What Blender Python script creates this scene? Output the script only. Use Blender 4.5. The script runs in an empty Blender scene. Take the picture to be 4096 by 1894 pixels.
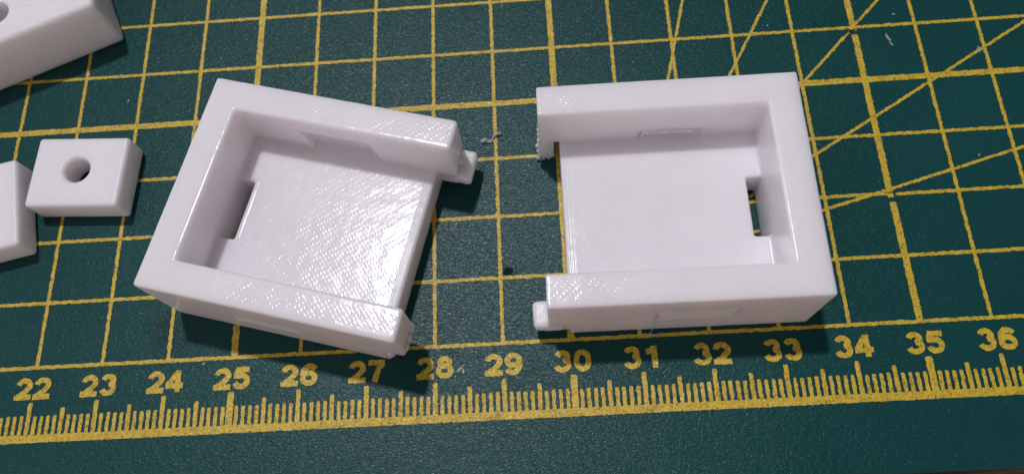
import bpy, bmesh, math, random
from mathutils import Matrix, Vector, noise

S = 0.01                       # everything below is measured in centimetres on the mat's own ruler
scene = bpy.context.scene
rnd = random.Random(7)

# ------------------------------------------------------------------ camera
cd = bpy.data.cameras.new('camera')
cam = bpy.data.objects.new('camera', cd)
scene.collection.objects.link(cam)
w = Vector((0.3593, 0.0488, -0.0502))
rot = Matrix.Rotation(w.length, 4, w.normalized())
cam.matrix_world = Matrix.Translation(Vector((29.66990, -1.62454, 11.33517)) * S) @ rot
cd.sensor_width = 36.0
cd.lens = 3155.78 / 4096 * 36.0
cd.clip_start = 0.005
cd.clip_end = 20.0
cd.dof.use_dof = True
cd.dof.focus_distance = 0.108
cd.dof.aperture_fstop = 34.0
scene.camera = cam
scene.render.resolution_x = 1024
scene.render.resolution_y = 473

# ------------------------------------------------------------------ light: one ceiling bulb, dim warm room
world = bpy.data.worlds.new('World')
scene.world = world
world.use_nodes = True
wn = world.node_tree.nodes
wl = world.node_tree.links
bg = wn['Background']
tc = wn.new('ShaderNodeTexCoord')
sx = wn.new('ShaderNodeSeparateXYZ')
wl.new(tc.outputs['Generated'], sx.inputs[0])
def wmath(op, a, b=None):
    n = wn.new('ShaderNodeMath'); n.operation = op; n.use_clamp = op == 'MULTIPLY'
    for i_, v_ in enumerate((a, b)):
        if v_ is None: continue
        if isinstance(v_, bpy.types.NodeSocket): wl.new(v_, n.inputs[i_])
        else: n.inputs[i_].default_value = v_
    return n.outputs[0]
def wadd(base, fac, colr):
    sc = wn.new('ShaderNodeVectorMath'); sc.operation = 'SCALE'
    sc.inputs[0].default_value = colr
    wl.new(fac, sc.inputs['Scale'])
    ad = wn.new('ShaderNodeVectorMath'); ad.operation = 'ADD'
    if isinstance(base, tuple): ad.inputs[0].default_value = base
    else: wl.new(base, ad.inputs[0])
    wl.new(sc.outputs[0], ad.inputs[1])
    return ad.outputs[0]
# ambient fill added by direction: pale cool left, warm and low towards the viewer
low = wmath('MULTIPLY', wmath('SUBTRACT', 1.0, wmath('ABSOLUTE', sx.outputs['Z'])), 1.0)
c_ = wadd((0.25, 0.235, 0.26), wmath('MULTIPLY', sx.outputs['X'], -1.0), (1.25, 1.27, 1.36))
c_ = wadd(c_, wmath('MULTIPLY', wmath('MULTIPLY', sx.outputs['Y'], -1.0), low), (1.95, 1.50, 1.38))
wl.new(c_, bg.inputs['Color'])
bg.inputs['Strength'].default_value = 0.36

def lamp(name, loc, target, size, power, col):
    ld = bpy.data.lights.new(name, 'AREA')
    ld.shape = 'DISK'
    ld.size = size
    ld.energy = power
    ld.color = col
    o = bpy.data.objects.new(name, ld)
    scene.collection.objects.link(o)
    o.location = Vector(loc) * S
    o.rotation_euler = (Vector(target) * S - o.location).to_track_quat('-Z', 'Y').to_euler()
    return o
lamp('ceiling_lamp', (11.5, 41.0, 120.0), (29, 3, 0), 0.065, 8.6, (0.975, 0.945, 1.0))

scene.view_settings.view_transform = 'Standard'
scene.view_settings.look = 'None'
scene.view_settings.exposure = 0.0
scene.view_settings.gamma = 1.0
scene.cycles.max_bounces = 16
scene.cycles.diffuse_bounces = 10
scene.cycles.glossy_bounces = 6

# ------------------------------------------------------------------ node helpers
def new_mat(name):
    m = bpy.data.materials.new(name)
    m.use_nodes = True
    nt = m.node_tree
    return m, nt, nt.nodes['Principled BSDF']

def N(nt, typ, **kw):
    n = nt.nodes.new(typ)
    for k, v in kw.items():
        if k == 'ins':
            for a, b in v.items():
                if isinstance(b, bpy.types.NodeSocket):
                    nt.links.new(b, n.inputs[a])
                else:
                    n.inputs[a].default_value = b
        else:
            setattr(n, k, v)
    return n

def M(nt, op, a, b=None, c=None, clamp=False):
    n = nt.nodes.new('ShaderNodeMath')
    n.operation = op
    n.use_clamp = clamp
    for i, v in enumerate((a, b, c)):
        if v is None:
            continue
        if isinstance(v, bpy.types.NodeSocket):
            nt.links.new(v, n.inputs[i])
        else:
            n.inputs[i].default_value = v
    return n.outputs[0]

def noise_tex(nt, vec, scale, detail=3, rough=0.5, dist=0.0):
    n = N(nt, 'ShaderNodeTexNoise', ins={'Vector': vec, 'Scale': scale, 'Detail': detail, 'Roughness': rough, 'Distortion': dist})
    return n.outputs['Fac']

def ramp(nt, fac, stops):
    r = nt.nodes.new('ShaderNodeValToRGB')
    e = r.color_ramp.elements
    while len(e) < len(stops):
        e.new(0.5)
    for el, (p, c) in zip(e, stops):
        el.position = p
        el.color = (*c, 1) if len(c) == 3 else c
    nt.links.new(fac, r.inputs[0])
    return r.outputs[0]

def cm_coords(nt):
    t = nt.nodes.new('ShaderNodeTexCoord')
    g = N(nt, 'ShaderNodeVectorMath', operation='SCALE', ins={0: t.outputs['Object']})
    g.inputs['Scale'].default_value = 100.0
    return g.outputs[0]

# ------------------------------------------------------------------ materials
def grain_height(nt, v):
    """leathery embossing of the mat, shared by vinyl and ink"""
    mp = N(nt, 'ShaderNodeMapping', ins={'Vector': v, 'Rotation': (0, 0, math.radians(35)), 'Scale': (1.0, 1.9, 1)})
    a = noise_tex(nt, mp.outputs[0], 15.0, 3, 0.55, 0.4)
    b = noise_tex(nt, v, 30.0, 2, 0.5)
    a = M(nt, 'ABSOLUTE', M(nt, 'SUBTRACT', a, 0.5))
    return M(nt, 'ADD', M(nt, 'MULTIPLY', a, -1.5), M(nt, 'MULTIPLY', b, 0.22))

def mat_vinyl():
    m, nt, p = new_mat('green_vinyl')
    v = cm_coords(nt)
    big = noise_tex(nt, v, 0.35, 3, 0.6)
    fine = noise_tex(nt, v, 22.0, 4, 0.6)
    col = ramp(nt, M(nt, 'ADD', M(nt, 'MULTIPLY', big, 0.7), M(nt, 'MULTIPLY', fine, 0.3)),
               [(0.30, (0.0052, 0.053, 0.052)), (0.7, (0.0085, 0.067, 0.065))])
    # dusty lint specks and faint scuffs
    sp = N(nt, 'ShaderNodeTexVoronoi', ins={'Vector': v, 'Scale': 1.6, 'Randomness': 1.0})
    spk = M(nt, 'LESS_THAN', M(nt, 'ADD', sp.outputs['Distance'], M(nt, 'MULTIPLY', fine, 0.05)), 0.045)
    spk = M(nt, 'MULTIPLY', spk, 0.35)
    mx = N(nt, 'ShaderNodeMix', data_type='RGBA', ins={'Factor': spk})
    nt.links.new(col, mx.inputs[6]); mx.inputs[7].default_value = (0.25, 0.33, 0.33, 1)
    # dirty smudges beside the line of the 24
    def blot(cx, cy, r):
        d = N(nt, 'ShaderNodeVectorMath', operation='DISTANCE', ins={0: v, 1: (cx, cy, 0)})
        wob = noise_tex(nt, v, 9.0, 4, 0.7)
        f = M(nt, 'SUBTRACT', 1.0, M(nt, 'DIVIDE', d.outputs['Value'], r), clamp=True)
        return M(nt, 'MULTIPLY', f, M(nt, 'MULTIPLY', wob, 1.6), clamp=True)
    bl = M(nt, 'ADD', blot(24.12, 1.32, 0.55), M(nt, 'ADD', blot(23.85, 1.55, 0.35), blot(29.1, 2.12, 0.3)), clamp=True)
    m2 = N(nt, 'ShaderNodeMix', data_type='RGBA', ins={'Factor': M(nt, 'MULTIPLY', bl, 0.55)})
    nt.links.new(mx.outputs[2], m2.inputs[6]); m2.inputs[7].default_value = (0.008, 0.02, 0.019, 1)
    nt.links.new(m2.outputs[2], p.inputs['Base Color'])
    ro = ramp(nt, noise_tex(nt, v, 6.0, 4, 0.6), [(0.3, (0.20,) * 3), (0.75, (0.28,) * 3)])
    nt.links.new(ro, p.inputs['Roughness'])
    p.inputs['Specular IOR Level'].default_value = 0.19
    bp = N(nt, 'ShaderNodeBump', ins={'Height': grain_height(nt, v), 'Strength': 1.0, 'Distance': 0.00010})
    nt.links.new(bp.outputs[0], p.inputs['Normal'])
    return m

def mat_ink():
    m, nt, p = new_mat('yellow_ink')
    v = cm_coords(nt)
    a = noise_tex(nt, v, 26.0, 4, 0.65)
    b = noise_tex(nt, v, 5.0, 3, 0.6)
    col = ramp(nt, M(nt, 'ADD', M(nt, 'MULTIPLY', a, 0.65), M(nt, 'MULTIPLY', b, 0.35)),
               [(0.30, (0.09, 0.075, 0.018)), (0.40, (0.38, 0.26, 0.02)), (0.52, (0.64, 0.455, 0.034)), (0.75, (0.74, 0.56, 0.06))])
    fl = N(nt, 'ShaderNodeTexVoronoi', ins={'Vector': v, 'Scale': 11.0})
    pin = M(nt, 'MULTIPLY', M(nt, 'LESS_THAN', fl.outputs['Distance'], 0.16), M(nt, 'GREATER_THAN', b, 0.47))
    mx = N(nt, 'ShaderNodeMix', data_type='RGBA', ins={'Factor': M(nt, 'MULTIPLY', pin, 0.75)})
    nt.links.new(col, mx.inputs[6]); mx.inputs[7].default_value = (0.07, 0.065, 0.02, 1)
    nt.links.new(mx.outputs[2], p.inputs['Base Color'])
    p.inputs['Roughness'].default_value = 0.27
    p.inputs['Specular IOR Level'].default_value = 0.5
    bp = N(nt, 'ShaderNodeBump', ins={'Height': grain_height(nt, v), 'Strength': 1.0, 'Distance': 0.00015})
    nt.links.new(bp.outputs[0], p.inputs['Normal'])
    return m

def mat_plastic(name, tint=(0.88, 0.855, 0.885), perimeter=True, infill=1.0, rough=0.17, floor=1.0):
    m, nt, p = new_mat(name)
    v = cm_coords(nt)
    s = N(nt, 'ShaderNodeSeparateXYZ', ins={0: v})
    x, y, z = s.outputs
    wob = noise_tex(nt, v, 3.0, 2, 0.5)
    warp = M(nt, 'MULTIPLY', M(nt, 'SUBTRACT', noise_tex(nt, v, 11.0, 3, 0.6), 0.5), 0.05)
    # diagonal raster laid down by the nozzle, with little humps where the passes meet
    u = M(nt, 'ADD', M(nt, 'MULTIPLY', M(nt, 'ADD', x, y), 0.7071), warp)
    d = M(nt, 'ADD', M(nt, 'MULTIPLY', M(nt, 'SUBTRACT', x, y), 0.7071), warp)
    r1 = M(nt, 'SINE', M(nt, 'MULTIPLY', u, 2 * math.pi / 0.052))
    r2 = M(nt, 'SINE', M(nt, 'MULTIPLY', d, 2 * math.pi / 0.078))
    hump = M(nt, 'MULTIPLY', M(nt, 'ADD', M(nt, 'MULTIPLY', r1, 0.5), 0.5), M(nt, 'ADD', M(nt, 'MULTIPLY', r2, 0.5), 0.5))
    hump = M(nt, 'POWER', hump, 1.6)
    blobs = noise_tex(nt, v, 15.0, 2, 0.5)
    mod = ramp(nt, noise_tex(nt, v, 7.0, 3, 0.6), [(0.36, (0.15,) * 3), (0.62, (1.0,) * 3)])
    ay = M(nt, 'ABSOLUTE', y)
    if perimeter:
        # inside the outline passes only: centre strips of the walls, and the panel between them
        strip = M(nt, 'MULTIPLY', M(nt, 'GREATER_THAN', ay, 1.28), M(nt, 'LESS_THAN', ay, 1.56))
        strip = M(nt, 'MAXIMUM', strip, M(nt, 'MULTIPLY', M(nt, 'GREATER_THAN', x, 0.09), M(nt, 'LESS_THAN', x, 0.37)))
        strip = M(nt, 'MAXIMUM', M(nt, 'MULTIPLY', strip, 0.5), M(nt, 'MULTIPLY', M(nt, 'LESS_THAN', z, 0.7), floor))
        mod = M(nt, 'MULTIPLY', mod, strip)
    top = M(nt, 'MULTIPLY', M(nt, 'MULTIPLY', M(nt, 'ADD', M(nt, 'MULTIPLY', hump, 2.0), M(nt, 'MULTIPLY', r1, 0.12)), mod), infill)
    top = M(nt, 'ADD', top, M(nt, 'MULTIPLY', blobs, 1.1))
    # layer lines on upright faces
    layer = M(nt, 'SINE', M(nt, 'ADD', M(nt, 'MULTIPLY', z, 2 * math.pi / 0.04), M(nt, 'MULTIPLY', noise_tex(nt, v, 5.0, 2), 3.0)))
    side = M(nt, 'ADD', M(nt, 'MULTIPLY', layer, 0.8), M(nt, 'MULTIPLY', noise_tex(nt, v, 9.0, 3), 1.5))
    g = N(nt, 'ShaderNodeNewGeometry')
    tcn = nt.nodes.new('ShaderNodeTexCoord')
    nz = N(nt, 'ShaderNodeSeparateXYZ', ins={0: tcn.outputs['Normal']}).outputs['Z']
    isup = M(nt, 'GREATER_THAN', M(nt, 'ABSOLUTE', nz), 0.75)
    if perimeter:
        # three parallel outline passes along the open edge of the panel
        edge = M(nt, 'MULTIPLY', M(nt, 'MULTIPLY', M(nt, 'GREATER_THAN', x, 3.265), M(nt, 'LESS_THAN', x, 3.43)), M(nt, 'LESS_THAN', z, 0.7))
        rim = M(nt, 'MULTIPLY', M(nt, 'GREATER_THAN', x, 0.70), M(nt, 'LESS_THAN', x, 0.80))
        rim = M(nt, 'MULTIPLY', M(nt, 'MULTIPLY', rim, M(nt, 'LESS_THAN', ay, 0.46)), M(nt, 'LESS_THAN', z, 0.7))
        if floor > 0.3:
            edge = M(nt, 'MAXIMUM', edge, rim)
        pl = M(nt, 'MULTIPLY', M(nt, 'SINE', M(nt, 'MULTIPLY', x, 2 * math.pi / 0.05)), 1.5)
        mixp = N(nt, 'ShaderNodeMix', data_type='FLOAT', ins={0: edge, 2: top, 3: pl})
        top = mixp.outputs[0]
    h = N(nt, 'ShaderNodeMix', data_type='FLOAT', ins={0: isup, 2: side, 3: top}).outputs[0]
    bp = N(nt, 'ShaderNodeBump', ins={'Height': h, 'Strength': 1.0, 'Distance': 0.000016})
    nt.links.new(bp.outputs[0], p.inputs['Normal'])
    tone = noise_tex(nt, v, 1.4, 3, 0.6)
    c2 = tuple(c * 0.955 for c in tint)
    nt.links.new(ramp(nt, tone, [(0.3, c2), (0.7, tint)]), p.inputs['Base Color'])
    p.inputs['Roughness'].default_value = rough
    p.inputs['Specular IOR Level'].default_value = 0.42
    p.inputs['IOR'].default_value = 1.46
    p.inputs['Subsurface Weight'].default_value = 0.85
    p.inputs['Subsurface Radius'].default_value = (1.0, 0.85, 0.75)
    p.inputs['Subsurface Scale'].default_value = 0.0035
    return m

def mat_wood():
    m, nt, p = new_mat('brown_wood')
    v = cm_coords(nt)
    mp = N(nt, 'ShaderNodeMapping', ins={'Vector': v, 'Scale': (0.25, 3.0, 1)})
    n = noise_tex(nt, mp.outputs[0], 3.0, 5, 0.65, 0.4)
    nt.links.new(ramp(nt, n, [(0.3, (0.075, 0.026, 0.016)), (0.55, (0.24, 0.11, 0.072)), (0.75, (0.40, 0.25, 0.19))]), p.inputs['Base Color'])
    p.inputs['Roughness'].default_value = 0.5
    bp = N(nt, 'ShaderNodeBump', ins={'Height': n, 'Strength': 0.5, 'Distance': 0.0003})
    nt.links.new(bp.outputs[0], p.inputs['Normal'])
    return m

VINYL = mat_vinyl()
INK = mat_ink()
PLASTIC = mat_plastic('white_printed_plastic', floor=0.4)
PLASTIC_SMOOTH = mat_plastic('white_printed_plastic_smooth_floor', floor=0.06)
PLAIN = mat_plastic('white_smooth_plastic', perimeter=False, infill=0.25, rough=0.38)
SCAR = mat_plastic('white_rough_plastic', tint=(0.84, 0.82, 0.84), perimeter=False, infill=0.0, rough=0.45)
SCAR.node_tree.nodes['Principled BSDF'].inputs['Subsurface Weight'].default_value = 0.0
WOOD = mat_wood()

def simple(name, col, rough=0.4, **kw):
    m, nt, p = new_mat(name)
    v = cm_coords(nt)
    n = noise_tex(nt, v, 20, 3)
    nt.links.new(ramp(nt, n, [(0.3, tuple(c * 0.8 for c in col)), (0.7, col)]), p.inputs['Base Color'])
    p.inputs['Roughness'].default_value = rough
    for k, val in kw.items():
        p.inputs[k.replace('_', ' ')].default_value = val
    return m
SHRED = simple('shredded_filament', (0.42, 0.46, 0.48), 0.35)
SCUFF = simple('pale_scuff', (0.30, 0.38, 0.38), 0.5)
SPOT = simple('dark_green_spot', (0.004, 0.024, 0.020), 0.85, Specular_IOR_Level=0.1)
CUT = simple('dark_cut', (0.006, 0.022, 0.022), 0.7)

# ------------------------------------------------------------------ object helpers
col = scene.collection
def empty(name, loc=(0, 0, 0), rz=0.0, **props):
    o = bpy.data.objects.new(name, None)
    o.empty_display_size = 0.005
    o.location = Vector(loc) * S
    o.rotation_euler = (0, 0, rz)
    col.objects.link(o)
    for k, v in props.items():
        o[k] = v
    return o

def mesh_obj(name, verts, faces, mat, parent=None, smooth=False, **props):
    me = bpy.data.meshes.new(name)
    me.from_pydata([Vector(v) * S for v in verts], [], faces)
    me.materials.append(mat)
    if smooth:
        me.shade_smooth()
    me.update()
    o = bpy.data.objects.new(name, me)
    col.objects.link(o)
    if parent:
        o.parent = parent
    for k, v in props.items():
        o[k] = v
    return o

def bevel(o, width, seg=3, angle=35):
    md = o.modifiers.new('bevel', 'BEVEL')
    md.width = width * S
    md.segments = seg
    md.limit_method = 'ANGLE'
    md.angle_limit = math.radians(angle)
    md.harden_normals = False
    wn_ = o.modifiers.new('weighted', 'WEIGHTED_NORMAL')
    wn_.keep_sharp = True
    o.data.shade_smooth()

CLOUD = bpy.data.textures.new('printed_unevenness', 'CLOUDS')
CLOUD.noise_scale = 0.24 * S
CLOUD.noise_depth = 2
def uneven(o, voxel, strength):
    # melt the bevelled solid into one skin and let its faces and edges wander as printed ones do
    for md in list(o.modifiers):
        if md.type == 'WEIGHTED_NORMAL':
            o.modifiers.remove(md)
    md = o.modifiers.new('skin', 'REMESH')
    md.mode = 'VOXEL'
    md.voxel_size = voxel * S
    md.use_smooth_shade = True
    md = o.modifiers.new('wander', 'DISPLACE')
    md.texture = CLOUD
    md.texture_coords = 'LOCAL'
    md.strength = strength * S
    md.mid_level = 0.5

# ------------------------------------------------------------------ cutting mat
table = mesh_obj('table_top', [(-60, -60, -0.31), (120, -60, -0.31), (120, 90, -0.31), (-60, 90, -0.31),
                               (-60, -60, -3.3), (120, -60, -3.3), (120, 90, -3.3), (-60, 90, -3.3)],
                 [(0, 1, 2, 3), (4, 7, 6, 5), (0, 4, 5, 1), (1, 5, 6, 2), (2, 6, 7, 3), (3, 7, 4, 0)], WOOD, kind='structure')

mat = empty('cutting_mat', (0, 0, -0.3), label='dark green cutting mat with yellow printed grid and ruler, under all the white pieces',
            category='cutting mat')
def on_mat(o):
    o.parent = mat
    o.location = (0, 0, 0.3 * S)
    return o
X0, X1, Y0, Y1 = -1.2, 46.2, -1.055, 31.0
vs = []
nseg = 420
for i in range(nseg + 1):
    x = X0 + (X1 - X0) * i / nseg
    j = 0.012 * noise.noise(Vector((x * 1.3, 0, 0))) + 0.006 * noise.noise(Vector((x * 6, 3, 0)))
    vs += [(x, Y0 + j - 0.012, -0.3), (x, Y0 + j - 0.01, -0.03), (x, Y0 + j + 0.025, 0.0), (x, Y1, 0.0), (x, Y1, -0.3)]
fs = []
for i in range(nseg):
    a = i * 5; b = a + 5
    for k in range(4):
        fs.append((a + k, b + k, b + k + 1, a + k + 1))
    fs.append((a + 4, b + 4, b, a))
fs.append((0, 1, 2, 3, 4)); e = nseg * 5; fs.append((e + 4, e + 3, e + 2, e + 1, e))
on_mat(mesh_obj('mat_sheet', vs, fs, VINYL))

def ribbon(path, width, z, step=0.022, jit=0.0078, closed=False, cap=True):
    """a printed stroke with the ragged edge that ink leaves on embossed vinyl"""
    pts = [Vector(p) for p in path]
    out = [pts[0]]
    for a, b in zip(pts, pts[1:]):
        n = max(1, int(round((b - a).length / step)))
        for i in range(1, n + 1):
            out.append(a.lerp(b, i / n))
    n = len(out)
    V = []; F = []
    off = rnd.random() * 90
    for i, p in enumerate(out):
        if closed:
            t = (out[(i + 1) % (n - 1)] - out[(i - 1) % (n - 1)])
        else:
            t = out[min(i + 1, n - 1)] - out[max(i - 1, 0)]
        t.normalize()
        nn = Vector((-t.y, t.x))
        wv = width / 2
        if cap and not closed and i in (0, n - 1):
            wv *= 0.72
        l = wv + jit * 1.5 * noise.noise(Vector((p.x * 16 + off, p.y * 16, 1.7))) + rnd.uniform(-jit, jit) * 0.6
        r = wv + jit * 1.5 * noise.noise(Vector((p.x * 16, p.y * 16 + off, 9.1))) + rnd.uniform(-jit, jit) * 0.6
        V += [(p.x + nn.x * l, p.y + nn.y * l, z), (p.x - nn.x * r, p.y - nn.y * r, z)]
    for i in range(n - 1):
        F.append((2 * i + 1, 2 * i + 3, 2 * i + 2, 2 * i))
    return V, F

def join(parts):
    V = []; F = []
    for v, f in parts:
        k = len(V)
        V += v
        F += [tuple(i + k for i in q) for q in f]
    return V, F

def ink(name, parts, **props):
    V, F = join(parts)
    return on_mat(mesh_obj(name, V, F, INK, **props))

TH, HV = 0.055, 0.099
# upright grid lines, one for each centimetre
for x in range(18, 41):
    wdt = HV if x % 5 == 0 else TH
    if x == 35:       # nicked where the blade crossed it
        ink('grid_line', [ribbon([(35, 1.0), (35, 2.86)], wdt, 0.004), ribbon([(34.99, 2.93), (35, 5.86)], wdt, 0.004), ribbon([(35, 5.93), (35, 11)], wdt, 0.004)])
    else:
        ink('grid_line', [ribbon([(x, 1.0), (x, 11.0)], wdt, 0.004)])
for y in range(1, 12):
    wdt = HV if y % 5 == 0 else TH
    xe = 37.78 if y == 6 else 40.0
    if y == 3:
        ink('grid_line', [ribbon([(18, 3), (34.96, 3)], wdt, 0.0046), ribbon([(35.07, 2.985), (xe, 3)], wdt, 0.0046)])
    else:
        ink('grid_line', [ribbon([(18, y), (xe, y)], wdt, 0.0046)])
for a, r0, r1 in ((15, 0.5, 8.0), (30, 0.5, 8.5), (45, 0.5, 9.0), (60, 0.5, 9.5), (75, 0.5, 9.5)):
    c, s_ = math.cos(math.radians(a)), math.sin(math.radians(a))
    if a == 45:       # this one is cut through at the crossing
        ink('angle_line', [ribbon([(31 + c * r0, 2 + s_ * r0), (34.93, 5.93)], 0.046, 0.0052), ribbon([(35.01, 6.02), (31 + c * r1, 2 + s_ * r1)], 0.046, 0.0052)],
            label='45 degree line cut through at the crossing')
    else:
        ink('angle_line', [ribbon([(31 + c * r0, 2 + s_ * r0), (31 + c * r1, 2 + s_ * r1)], 0.046, 0.0052)])

# ruler: thick band and millimetre marks
ink('ruler_band', [ribbon([(18, -0.042), (40, -0.042)], 0.115, 0.0064, jit=0.006)])
k = 0
for i in range(205, 391):
    x = i / 10
    if i % 50 == 0: t, wd = 0.485, 0.098
    elif i % 10 == 0: t, wd = 0.478, 0.066
    elif i % 5 == 0: t, wd = 0.385, 0.062
    else: t, wd = 0.286, 0.054
    ink('ruler_mark', [ribbon([(x, -0.03), (x + rnd.uniform(-.003, .003), t + rnd.uniform(-.008, .008))], wd, 0.0058, jit=0.0065)])

# bold numerals
def arc(cx, cy, rx, ry, a0, a1, n=14):
    return [(cx + rx * math.cos(math.radians(a0 + (a1 - a0) * i / n)), cy + ry * math.sin(math.radians(a0 + (a1 - a0) * i / n))) for i in range(n + 1)]
G = {
    '0': [arc(.118, .16, .078, .122, 90, 450, 26)],
    '1': [[(.150, 0), (.150, .32)], [(.045, .236), (.10, .243), (.135, .285)]],
    '2': [arc(.116, .207, .077, .076, 172, -28, 14) + [(.125, .105), (.045, .045)], [(.0, .037), (.228, .037)]],
    '3': [arc(.113, .222, .068, .062, 165, -80, 14), arc(.113, .113, .080, .077, 80, -165, 16)],
    '4': [[(.158, 0), (.158, .32)], [(.0, .098), (.232, .098)], [(.028, .112), (.15, .292)]],
    '5': [[(.042, .284), (.218, .284)], [(.066, .29), (.046, .155)], arc(.112, .118, .082, .081, 132, -163, 16)],
    '6': [arc(.118, .108, .079, .073, 90, 450, 22), arc(.130, .155, .092, .130, 185, 38, 12)],
    '7': [[(.01, .284), (.222, .284)], [(.200, .262), (.135, .17), (.095, .0)]],
    '8': [arc(.118, .236, .064, .052, 90, 450, 18), arc(.118, .110, .079, .074, 90, 450, 20)],
    '9': [arc(.118, .212, .079, .073, 90, 450, 22), arc(.106, .165, .092, .130, 5, -142, 12)],
}
def digit(ch, x, y, z):
    out = []
    for q, st in enumerate(G[ch]):
        st = [(px * 1.13, py) for px, py in st]
        closed = abs(st[0][0] - st[-1][0]) < 1e-6 and abs(st[0][1] - st[-1][1]) < 1e-6
        out.append(ribbon([(x + px, y + py) for px, py in st], 0.081, z + 0.0003 * q, step=0.014, jit=0.0055, closed=closed, cap=False))
    return out
for n in range(20, 40):
    t = str(n)
    ink('numeral', digit(t[0], n - 0.275, 0.528, 0.0070) + digit(t[1], n + 0.008, 0.528, 0.0082), label='printed number %d' % n)

# knife nicks where lines cross, pale scuffs on the vinyl
def patch(name, mat_, cx, cy, L, wd, ang, z, wob=0.3, **props):
    V = []; n = 22
    for i in range(n):
        a = 2 * math.pi * i / n
        r = 1 + wob * noise.noise(Vector((math.cos(a) * 2 + cx, math.sin(a) * 2 + cy, 0))) + rnd.uniform(-wob, wob) * 0.4
        px, py = math.cos(a) * L / 2 * r, math.sin(a) * wd / 2 * r
        V.append((cx + px * math.cos(ang) - py * math.sin(ang), cy + px * math.sin(ang) + py * math.cos(ang), z))
    return on_mat(mesh_obj(name, V, [tuple(range(n))], mat_, **props))
for cx, cy, L, wd, a in ((34.95, 5.93, .20, .035, 20), (34.87, 5.92, .17, .03, 60), (35.0, 5.90, .12, .03, -30), (35.1, 3.02, .34, .022, 3), (35.35, 3.10, .2, .018, 8), (35.03, 2.90, .12, .025, -40)):
    patch('knife_nick', CUT, cx, cy, L, wd, math.radians(a), 0.0095)
patch('dark_spot', SPOT, 29.12, 2.10, .15, .13, 0.3, 0.0098, 0.2)
for cx, cy, L, wd, a in ((35.52, 5.75, .17, .045, -72), (35.545, 5.64, .08, .04, -60), (36.9, 5.43, .09, .05, 80), (28.36, 0.655, .11, .03, 40), (28.41, 0.62, .06, .03, 80), (36.45, 3.55, .05, .025, 30), (35.7, 6.2, .05, .03, 0), (22.6, 6.02, .05, .03, 40), (22.8, 5.5, .06, .025, 80),
                          (21.9, .98, .05, .03, 0), (24.55, .93, .06, .03, 30), (29.2, 6.9, .04, .02, 70), (28.15, 6.2, .03, .02, 60), (27.0, 6.3, .03, .02, 60), (33.62, 6.15, .04, .02, 40)):
    patch('pale_scuff', SCUFF, cx, cy, L, wd, math.radians(a), 0.0100, 0.6)

# ------------------------------------------------------------------ cell solids: filled boxes fused into one closed skin
def cell_solid(name, xs, ys, zs, filled, mat_, parent, width=0.03, move=None, seg=3, **props):
    nx, ny, nz = len(xs) - 1, len(ys) - 1, len(zs) - 1
    f = [[[filled((xs[i] + xs[i + 1]) / 2, (ys[j] + ys[j + 1]) / 2, (zs[k] + zs[k + 1]) / 2) for k in range(nz)] for j in range(ny)] for i in range(nx)]
    def F(i, j, k):
        return 0 <= i < nx and 0 <= j < ny and 0 <= k < nz and f[i][j][k]
    bm = bmesh.new()
    vd = {}
    def V(i, j, k):
        if (i, j, k) not in vd:
            p = Vector((xs[i], ys[j], zs[k]))
            if move:
                p = Vector(move(*p))
            vd[i, j, k] = bm.verts.new(p * S)
        return vd[i, j, k]
    for i in range(nx):
        for j in range(ny):
            for k in range(nz):
                if not f[i][j][k]:
                    continue
                if not F(i - 1, j, k): bm.faces.new([V(i, j, k), V(i, j, k + 1), V(i, j + 1, k + 1), V(i, j + 1, k)])
                if not F(i + 1, j, k): bm.faces.new([V(i + 1, j, k), V(i + 1, j + 1, k), V(i + 1, j + 1, k + 1), V(i + 1, j, k + 1)])
                if not F(i, j - 1, k): bm.faces.new([V(i, j, k), V(i + 1, j, k), V(i + 1, j, k + 1), V(i, j, k + 1)])
                if not F(i, j + 1, k): bm.faces.new([V(i, j + 1, k), V(i, j + 1, k + 1), V(i + 1, j + 1, k + 1), V(i + 1, j + 1, k)])
                if not F(i, j, k - 1): bm.faces.new([V(i, j, k), V(i, j + 1, k), V(i + 1, j + 1, k), V(i + 1, j, k)])
                if not F(i, j, k + 1): bm.faces.new([V(i, j, k + 1), V(i + 1, j, k + 1), V(i + 1, j + 1, k + 1), V(i, j + 1, k + 1)])
    bmesh.ops.dissolve_limit(bm, angle_limit=0.01, verts=bm.verts[:], edges=bm.edges[:])
    bmesh.ops.recalc_face_normals(bm, faces=bm.faces[:])
    me = bpy.data.meshes.new(name)
    bm.to_mesh(me); bm.free()
    me.materials.append(mat_)
    o = bpy.data.objects.new(name, me)
    col.objects.link(o)
    o.parent = parent
    for kk, vv in props.items():
        o[kk] = vv
    bevel(o, width, seg)
    return o

H, T, TB, LN, W, HF, LF = 1.412, 0.468, 0.462, 3.724, 3.307, 0.54, 3.409
YI, YO = W / 2 - T, W / 2

def blob(parent, loc, r, seed, name='plastic_blob', mat_=None, squash=(1, 1, 1), amp=0.35):
    bm = bmesh.new()
    bmesh.ops.create_icosphere(bm, subdivisions=3, radius=1.0)
    for v in bm.verts:
        d = 1 + amp * noise.noise(v.co * 1.6 + Vector((seed, 0, 0)))
        v.co = Vector((v.co.x * squash[0], v.co.y * squash[1], v.co.z * squash[2])) * d * r * S
    me = bpy.data.meshes.new(name)
    bm.to_mesh(me); bm.free()
    me.materials.append(mat_ or PLASTIC)
    me.shade_smooth()
    o = bpy.data.objects.new(name, me)
    col.objects.link(o)
    o.parent = parent
    o.location = Vector(loc) * S
    return o

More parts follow.
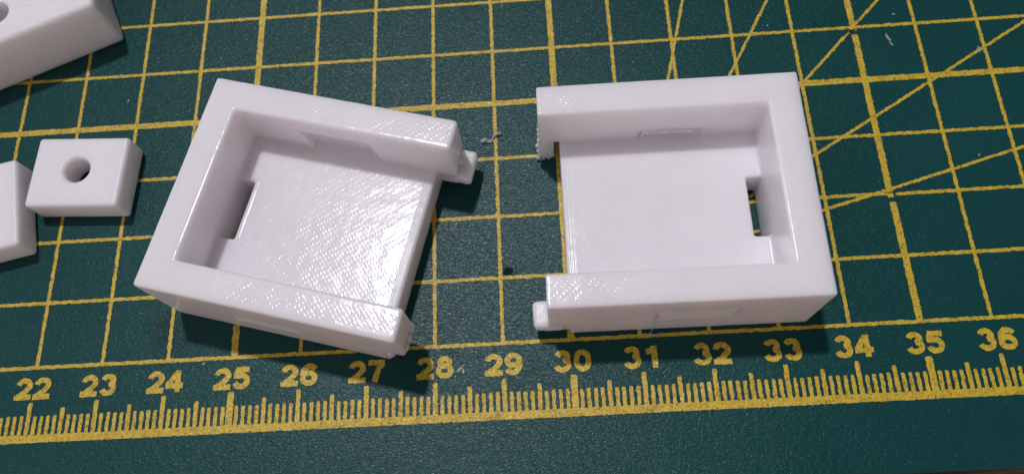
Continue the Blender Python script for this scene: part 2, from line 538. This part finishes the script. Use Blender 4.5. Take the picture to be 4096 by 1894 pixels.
def tray(loc, yaw, left, label):
    root = empty('plastic_tray', loc, yaw, label=label, category='plastic part', group='white printed tray halves')
    # pocket in the inner side of the upper wall, pocket in the outer side of the lower wall
    if left:
        iy, ix0, ix1, iz1 = 1, 1.30, 2.40, 1.03      # inner pocket on the +y wall
        oy, ox0, ox1, oz0, oz1 = -1, 1.20, 2.18, 0.50, 0.74
        slant = 0.16
    else:
        iy, ix0, ix1, iz1 = -1, 1.25, 2.20, 0.70
        oy, ox0, ox1, oz0, oz1 = 1, 1.16, 2.22, 0.50, 0.95
        slant = 0.05
    dI, dO = 0.13 if left else 0.04, 0.028 if left else 0.014
    s0, s1 = (-0.50, 0.46) if left else (-0.44, 0.49)
    xs = sorted({0, TB, 0.70, LF, 3.49, LN, ix0, ix1})
    ys = sorted({-YO, -YI - dI, -YI, s0, s1, YI, YI + dI, YO})
    zs = sorted({0, 0.20, HF, iz1, H})
    def filled(x, y, z):
        ay = abs(y)
        if ay > YI:                                   # the two side walls
            if iy * y > 0 and ay < YI + dI and ix0 < x < ix1 and HF < z < iz1:
                return False
            if x > LF:
                if y > 0:
                    return z > 0.20
                if left:
                    return z > HF
                if x < 3.49:
                    return z > HF
                return True
            return True
        if x < TB:
            return True
        if x > LF:
            return False
        if z > HF:
            return False
        return not (TB < x < 0.70 and s0 < y < s1)   # slot through the floor beside the back wall
    def move(x, y, z):
        # pocket ends lean
        if abs(abs(y) - YI) < 0.15 and y * iy > 0 and HF - 0.001 < z <= iz1 + 0.001 and abs(y) > YI - 0.01:
            f = (z - HF) / (iz1 - HF)
            if abs(x - ix0) < 1e-6: x += slant * (0 if f > 0.5 else 0.9) * (1 if left else 0)
            if abs(x - ix1) < 1e-6: x += slant * (0.0 if f > 0.5 else 0.75)
        if not left and abs(x - LN) < 1e-6 and z < 0.4:
            x += 0.02
        return (x, y, z)
    body = cell_solid('shell_body', xs, ys, zs, filled, PLASTIC if left else PLASTIC_SMOOTH, root, 0.04, move, seg=4)
    uneven(body, 0.022, 0.006)
    # faint rectangle where the knock-out window in the outer wall was printed shut
    e0 = oy * (YO + (0.006 if left else 0.0035))
    e1 = oy * (YO - 0.06)
    cell_solid('window_patch', [ox0, ox1], sorted([e0, e1]), [oz0, oz1], lambda x, y, z: True, SCAR, root, 0.003, seg=2)
    # tongue that plugs into the other half
    tab = cell_solid('locking_tab', [3.44, 3.56, 3.93], [1.165 if left else 1.27, 1.35, YO + 0.014], [0.27 if left else 0.20, 0.36, 0.50],
               lambda x, y, z: True, PLAIN, root, 0.06 if left else 0.09, seg=6)
    uneven(tab, 0.016, 0.03)
    blob(root, (3.58, 1.42, 0.17), 0.075, 3.0 + left, 'sagging_strand', PLAIN, (1.7, 1.6, 0.9), 0.5)
    return root

TL = tray((24.522, 3.336, 0.012), -0.26925, True, 'white plastic tray turned at an angle, open side facing right, above numbers 24 to 27')
TR = tray((33.408, 2.727, 0.012), 3.13522, False, 'white plastic tray square to the grid, open side facing left, above numbers 30 to 33')

# ragged first layers and sagged bridges on the right-hand tray
for i, (x, z, r) in enumerate(((3.725, .62, .035), (3.735, .47, .045), (3.725, .80, .022), (3.72, .95, .026), (3.718, 1.10, .02), (3.735, .30, .03), (3.74, .06, .035), (3.58, .03, .024), (3.66, .03, .028), (3.72, .02, .03))):
    blob(TR, (x, -YI - 0.01 + (0.015 if z < .5 else 0), z), r, i * 3.1, squash=(1, .8, 1.2))
for i, (x, z, rx, rz) in enumerate(((2.16, .60, .04, .05), (2.10, .675, .07, .05), (1.97, .70, .10, .035), (1.83, .685, .08, .055), (1.70, .70, .08, .03), (1.58, .68, .08, .06), (1.46, .665, .07, .05), (1.42, .61, .04, .04), (1.27, .68, .04, .03))):
    blob(TR, (x, -YI - 0.012, z), 1.0, i * 2.3 + 1, 'sagging_strand', SCAR, (rx, .022, rz), 0.6)
for i, (x, z, rx, rz) in enumerate(((2.15, .86, .07, .07), (1.22, .84, .05, .10), (1.34, .88, .08, .05))):
    blob(TR, (x, YO - 0.002, z), 1.0, i * 1.3 + 2, 'sagging_strand', SCAR, (rx, .010, rz), 0.5)
# ragged end of the left-hand tray
for i, (x, y, z, r) in enumerate(((3.70, -1.28, .70, .09), (3.70, -1.42, .68, .10), (3.69, -1.54, .68, .10), (3.55, -1.56, .56, .08), (3.45, -1.57, .42, .085), (3.41, -1.57, .20, .09), (3.41, -1.56, .08, .07), (3.70, 1.55, .60, .08), (3.71, 1.42, .56, .08))):
    blob(TL, (x, y, z), r, i * 2.7 + 9, squash=(.75, 1, 1.1), amp=.12)
for i in range(7):
    blob(TL, (3.47 + i * .035, 1.165, .46 + rnd.uniform(-.02, .01)), .015, i * 4.4, squash=(.8, 1, 1.2))
blob(TL, (2.46, YI - .004, .76), .018, 5.5)

# stray hair of filament hanging from the side of the right-hand tray
def tube(name, pts, rad, mat_, parent=None, sides=7, jag=0.0, **props):
    V = []; F = []
    P = [Vector(p) for p in pts]
    n = len(P)
    for i, p in enumerate(P):
        t = (P[min(i + 1, n - 1)] - P[max(i - 1, 0)]).normalized()
        u = t.cross(Vector((0, 0, 1)))
        if u.length < 1e-3: u = Vector((1, 0, 0))
        u.normalize(); v = t.cross(u)
        r = rad(i / (n - 1)) if callable(rad) else rad
        for s_ in range(sides):
            a = 2 * math.pi * s_ / sides
            rr = r * (1 + rnd.uniform(-jag, jag))
            V.append(tuple(p + u * math.cos(a) * rr + v * math.sin(a) * rr))
    for i in range(n - 1):
        for s_ in range(sides):
            a = i * sides + s_; b = i * sides + (s_ + 1) % sides
            F.append((a, b, b + sides, a + sides))
    F.append(tuple(range(sides))[::-1]); F.append(tuple(range((n - 1) * sides, n * sides)))
    return mesh_obj(name, V, F, mat_, parent, smooth=True, **props)
tube('stray_hair', [(2.21, 1.655, .86), (2.235, 1.70, .62), (2.27, 1.76, .40), (2.30, 1.80, .22), (2.33, 1.81, .05)], 0.0045, SHRED, TR, 5)

# ------------------------------------------------------------------ small drilled blocks
def drilled_block(loc, yaw, a, b, h, hole, label, width=0.05, r=0.205, name='plastic_block'):
    root = empty(name, loc, yaw, label=label, category='plastic block', group='white printed blocks')
    bm = bmesh.new()
    n = 48
    hx, hy = hole
    rings = []
    # bottom bore, top bore, chamfer
    prof = [(r, 0.0), (r, h - 0.05), (r + 0.012, h - 0.02), (r + 0.04, h)]
    for rr, z in prof:
        rings.append([bm.verts.new(Vector((hx + rr * math.cos(2 * math.pi * i / n), hy + rr * math.sin(2 * math.pi * i / n), z)) * S) for i in range(n)])
    for q in range(len(prof) - 1):
        for i in range(n):
            j = (i + 1) % n
            bm.faces.new([rings[q][i], rings[q + 1][i], rings[q + 1][j], rings[q][j]])
    def edge_pt(i):
        c, s_ = math.cos(2 * math.pi * i / n), math.sin(2 * math.pi * i / n)
        tx = ((a / 2 - hx) / c) if c > 1e-9 else ((-a / 2 - hx) / c if c < -1e-9 else 1e9)
        ty = ((b / 2 - hy) / s_) if s_ > 1e-9 else ((-b / 2 - hy) / s_ if s_ < -1e-9 else 1e9)
        t = min(tx, ty)
        return (hx + c * t, hy + s_ * t)
    corners = [(a / 2, b / 2), (-a / 2, b / 2), (-a / 2, -b / 2), (a / 2, -b / 2)]
    def cang(p):
        return math.atan2(p[1] - hy, p[0] - hx) % (2 * math.pi)
    cs = sorted(corners, key=cang)
    loops = []
    for z in (0.0, h):
        loops.append([bm.verts.new(Vector((p[0], p[1], z)) * S) for p in [edge_pt(i) for i in range(n)]])
    cv = [[bm.verts.new(Vector((p[0], p[1], z)) * S) for p in cs] for z in (0.0, h)]
    for i in range(n):
        j = (i + 1) % n
        a0, a1 = 2 * math.pi * i / n, 2 * math.pi * (i + 1) / n
        mid = [k for k, p in enumerate(cs) if a0 < cang(p) < a1 - 1e-9]
        top = [rings[-1][i], loops[1][i]] + [cv[1][k] for k in mid] + [loops[1][j], rings[-1][j]]
        bot = [rings[0][i], rings[0][j], loops[0][j]] + [cv[0][k] for k in reversed(mid)] + [loops[0][i]]
        bm.faces.new(top); bm.faces.new(bot)
        if mid:
            k = mid[0]
            bm.faces.new([loops[0][i], cv[0][k], cv[1][k], loops[1][i]])
            bm.faces.new([cv[0][k], loops[0][j], loops[1][j], cv[1][k]])
        else:
            bm.faces.new([loops[0][i], loops[0][j], loops[1][j], loops[1][i]])
    bmesh.ops.recalc_face_normals(bm, faces=bm.faces[:])
    bmesh.ops.dissolve_limit(bm, angle_limit=0.01, verts=bm.verts[:], edges=bm.edges[:])
    me = bpy.data.meshes.new('block_body')
    bm.to_mesh(me); bm.free()
    me.materials.append(PLAIN)
    o = bpy.data.objects.new('block_body', me)
    col.objects.link(o); o.parent = root
    bevel(o, width, 4, 40)
    uneven(o, 0.022, 0.006)
    return root
drilled_block((22.433, 3.985, 0.008), -0.055, 1.482, 1.178, 0.493, (-0.02, 0.03), 'small white block with a round hole, wholly in view left of the angled tray')
drilled_block((20.975, 3.42, 0.008), math.radians(12), 1.178, 1.49, 0.50, (0, 0), 'small white block cut off by the left edge, below the block with the hole')
drilled_block((20.31, 7.005, 0.008), math.radians(22.8), 4.0, 2.3, 1.05, (0.464, -0.548), 'tall white block in the upper left corner of the photo', 0.075, 0.215)

# ------------------------------------------------------------------ plastic crumbs on the mat
r2 = random.Random(3)
def shred(pts, rad, label, cat='plastic shaving'):
    tube('plastic_shaving', pts, rad, SHRED, None, 8, 0.45, label=label, category=cat)
P = []
for i in range(26):
    f = i / 25
    P.append((28.77 + .34 * f + .018 * math.sin(f * 17), 4.275 + .145 * f + .03 * math.sin(f * 9 + .5), .03 + .014 * math.sin(f * 11)))
shred(P, lambda f: .030 * (1 - .75 * math.exp(-((f - .55) / .12) ** 2)) * (1.0 if f < .5 else .7) + .004, 'curled white plastic shaving on the mat between the two trays')
shred([(31.06 + .03 * i, 1.005 + .012 * math.sin(i * .9), .022) for i in range(9)], lambda f: .012 * math.sin(math.pi * min(max(f, .08), .92)) + .002,
      'thin pale plastic sliver lying on the mat line above the number 31')
